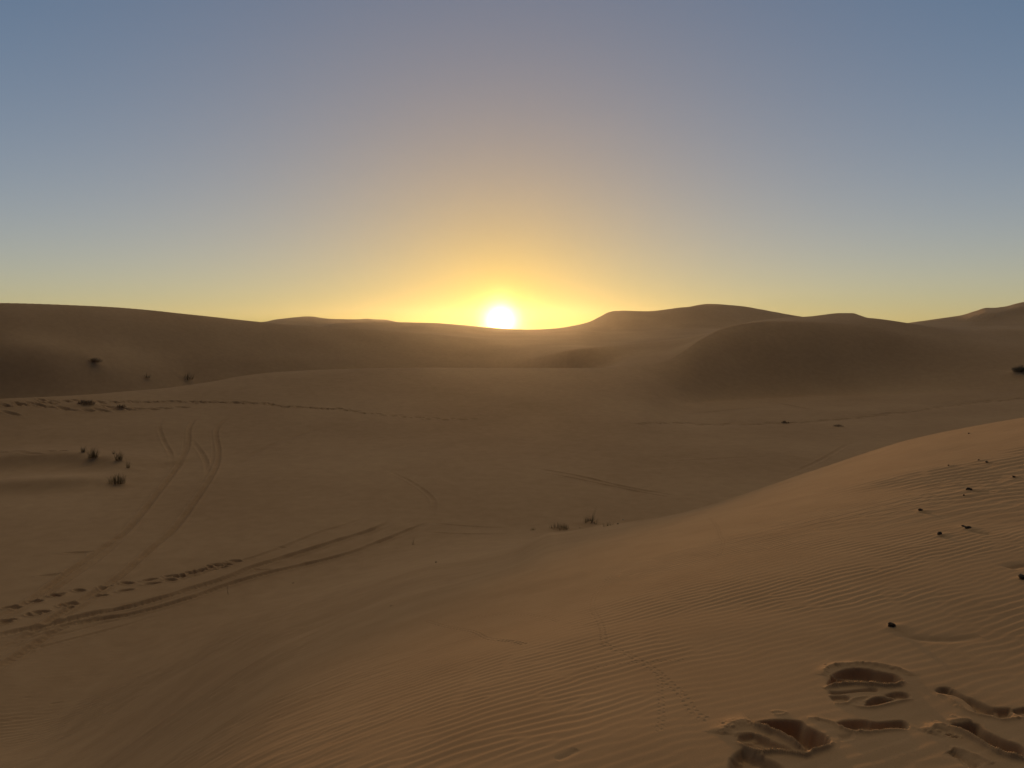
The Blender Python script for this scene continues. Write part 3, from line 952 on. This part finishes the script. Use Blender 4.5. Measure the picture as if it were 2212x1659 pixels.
M_GRASS = plain('dry_grass_blade', (.10, .075, .03), (.22, .16, .07), 14)
M_BUSH = plain('scrub_twig', (.035, .030, .014), (.085, .065, .03), 9)
M_PALEBUSH = plain('sand_dusted_scrub', (.19, .13, .07), (.31, .21, .12), 9)
M_STONE = plain('dark_stone', (.04, .030, .022), (.08, .060, .044), 60)
M_BROWN = plain('brown_stone', (.10, .065, .04), (.17, .11, .07), 60)
M_PALE = plain('pale_stone', (.42, .33, .24), (.55, .45, .34), 60)
M_STICK = plain('weathered_stick', (.05, .035, .022), (.09, .065, .04), 40)


def blade(bm, base, direction, length, width, bend, seg=4):
    """One tapered three-sided blade that bends over towards its tip."""
    d = Vector(direction).normalized()
    side = d.cross(Vector((0, 0, 1)))
    if side.length < 1e-3:
        side = Vector((1, 0, 0))
    side.normalize()
    p = Vector(base)
    prev = None
    for k in range(seg + 1):
        t = k / seg
        w = width * (1 - t) ** .7 + width * .06
        n = d.cross(side).normalized()
        ring = [bm.verts.new(p + side * w), bm.verts.new(p - side * w), bm.verts.new(p + n * w * .7)]
        if prev:
            for a in range(3):
                bm.faces.new((prev[a], prev[(a + 1) % 3], ring[(a + 1) % 3], ring[a]))
        prev = ring
        p = p + d * (length / seg)
        d = (d + Vector((bend[0], bend[1], -.10 * (abs(bend[0]) + abs(bend[1]))))).normalized()
    bm.faces.new(prev)


def finish(bm, name, mat, loc, smooth_it=False):
    me = bpy.data.meshes.new(name)
    bm.normal_update()
    bm.to_mesh(me)
    bm.free()
    if smooth_it:
        me.shade_smooth()
    me.materials.append(mat)
    o = bpy.data.objects.new(name, me)
    COL.objects.link(o)
    o.location = loc
    return o


GROUPS = {'left': 'grass tufts on the left valley floor', 'mid': 'grass tufts at the end of the near ridge'}
for n, (c, u, v, h, w, nb, lean, label, cat) in enumerate(TUFTS):
    g = random.Random(100 + n)
    x, y = SITE[label]
    dist = math.hypot(x, y)
    bm = bmesh.new()
    for k in range(nb):
        a = g.uniform(0, 2 * math.pi)
        rad = w * .5 * math.sqrt(g.random())
        bx_, by_ = rad * math.cos(a), rad * math.sin(a) * .7
        edge = rad / (w * .5 + 1e-6)
        L = h * g.uniform(.35, 1.0) * (1 - .45 * edge)
        out = .15 + .35 * edge
        dr = (math.cos(a) * out * g.uniform(.2, 1) + lean, math.sin(a) * out * g.uniform(.2, 1), 1)
        blade(bm, (bx_ * 1.3, by_ * 1.3, -.05 * h), dr, L * (1.35 if u > 600 else 2.0), max(.0035, dist * .00020) * g.uniform(.7, 1.2), (g.uniform(-.16, .16) + lean * .3, g.uniform(-.16, .16)))
    o = finish(bm, 'grass_tuft', M_GRASS, (x, y, ground_z(x, y) - .01))
    if label.startswith('dry grass tuft with a tall'):
        bm = bmesh.new()
        for k in range(5):
            blade(bm, (.05 + .01 * k, 0, 0), (.12 + .03 * k, 0, 1), .50 + .05 * k, .006, (.02, 0))
        st = finish(bm, 'stalk', M_GRASS, (0, 0, 0))
        st.parent = o
    setp(o, label, 'grass tuft', GROUPS['left'] if u < 500 and v > 900 else GROUPS['mid'] if 1100 < u < 1400 else None)

for n, (c, u, v, h, w, nb, label, cat) in enumerate(BUSHES):
    g = random.Random(300 + n)
    x, y = SITE[label]
    bm = bmesh.new()
    for k in range(nb // 2):
        a = g.uniform(0, 2 * math.pi)
        rad = w * .34 * g.random() ** .7
        edge = rad / (w * .34)
        L = h * g.uniform(.45, 1.05) * (1 - .45 * edge ** 2)
        dr = (math.cos(a) * (.1 + .6 * edge) + g.uniform(-.3, .3), math.sin(a) * (.1 + .6 * edge) + g.uniform(-.3, .3), 1.0)
        p0 = Vector((rad * math.cos(a), rad * math.sin(a) * .7, -.04))
        blade(bm, p0, dr, L, .012, (g.uniform(-.2, .2), g.uniform(-.2, .2)), 3)
        for q in range(3):                                            # leafy side shoots
            pp = p0 + Vector(dr).normalized() * L * g.uniform(.4, .9)
            blade(bm, pp, (g.uniform(-1, 1), g.uniform(-1, 1), g.uniform(.1, 1)), L * .35, .018, (g.uniform(-.3, .3), g.uniform(-.3, .3)), 2)
    o = finish(bm, 'scrub_bush', M_BUSH if 'right edge' in label else M_PALEBUSH, (x, y, ground_z(x, y) - .03))
    setp(o, label, 'bush', 'scrub bushes scattered below the dunes')

for n, (c, u, v, s, label) in enumerate(STONES):
    g = random.Random(500 + n)
    x, y = SITE[label]
    bm = bmesh.new()
    bmesh.ops.create_icosphere(bm, subdivisions=3, radius=1)
    off = Vector((g.uniform(0, 50), g.uniform(0, 50), g.uniform(0, 50)))
    planes = [(Vector((g.gauss(0, 1), g.gauss(0, 1), g.gauss(0, 1))).normalized(), g.uniform(.55, .85)) for _ in range(9)]
    from mathutils import noise as mnoise
    for vert in bm.verts:
        p = vert.co.copy()
        for nrm, dd in planes:                                        # broken flat facets
            e = p.dot(nrm) - dd
            if e > 0:
                p -= nrm * e * .85
        p *= 1 + .14 * mnoise.noise(p * 2.1 + off) + .05 * mnoise.noise(p * 6 + off)
        vert.co = p
    s *= .55
    long = 1.5 if 'long' in label else 1.15
    flat = .5 if 'flat' in label else .72
    bmesh.ops.scale(bm, verts=bm.verts, vec=(s * long, s * .95, s * flat))
    mat = M_PALE if label.startswith('pale stone') else M_BROWN if 'brown' in label or 'pale' in label else M_STONE
    o = finish(bm, 'stone', mat, (x, y, ground_z(x, y) + s * flat * .35))
    o.rotation_euler = (g.uniform(-.2, .2), g.uniform(-.2, .2), g.uniform(-.6, .6))
    setp(o, label, 'stone', 'small stones on the near dune')

for n, (c, u, v, L, up, label) in enumerate(STICKS):
    x, y = SITE[label]
    bm = bmesh.new()
    d = (-.25, .1, up) if up > 1 else (1, .25, up)
    blade(bm, (0, 0, -.02 if up > 1 else .004), d, L, .007, (.02, .03), 6)
    blade(bm, Vector(d).normalized() * L * .55, (d[0] + .5, d[1] - .3, d[2] * .8), L * .3, .004, (.03, .03), 4)
    o = finish(bm, 'stick', M_STICK, (x, y, ground_z(x, y)))
    setp(o, label, 'stick')

# ------------------------------------------------------------------ the dusty air
zs = [float((H + CAM_H).min()), float((H + CAM_H).max())]
bm = bmesh.new()
bmesh.ops.create_cube(bm, size=1)
lo, hi = zs[0] - 1.0, max(zs[1], CAM_H) + 2.0
bmesh.ops.scale(bm, verts=bm.verts, vec=(970, 970, hi - lo))
hm = bpy.data.materials.new('dusty_air')
hm.use_nodes = True
hm.node_tree.nodes.clear()
ho = hm.node_tree.nodes.new('ShaderNodeOutputMaterial')
pv = hm.node_tree.nodes.new('ShaderNodeVolumePrincipled')
pv.inputs['Color'].default_value = (.96, .93, .88, 1)
pv.inputs['Density'].default_value = .00027
pv.inputs['Anisotropy'].default_value = .85
hm.node_tree.links.new(pv.outputs[0], ho.inputs['Volume'])
hz = finish(bm, 'haze', hm, (0, 0, .5 * (lo + hi)))
setp(hz, 'dusty air over the dunes glowing round the low sun', 'haze', kind='stuff')
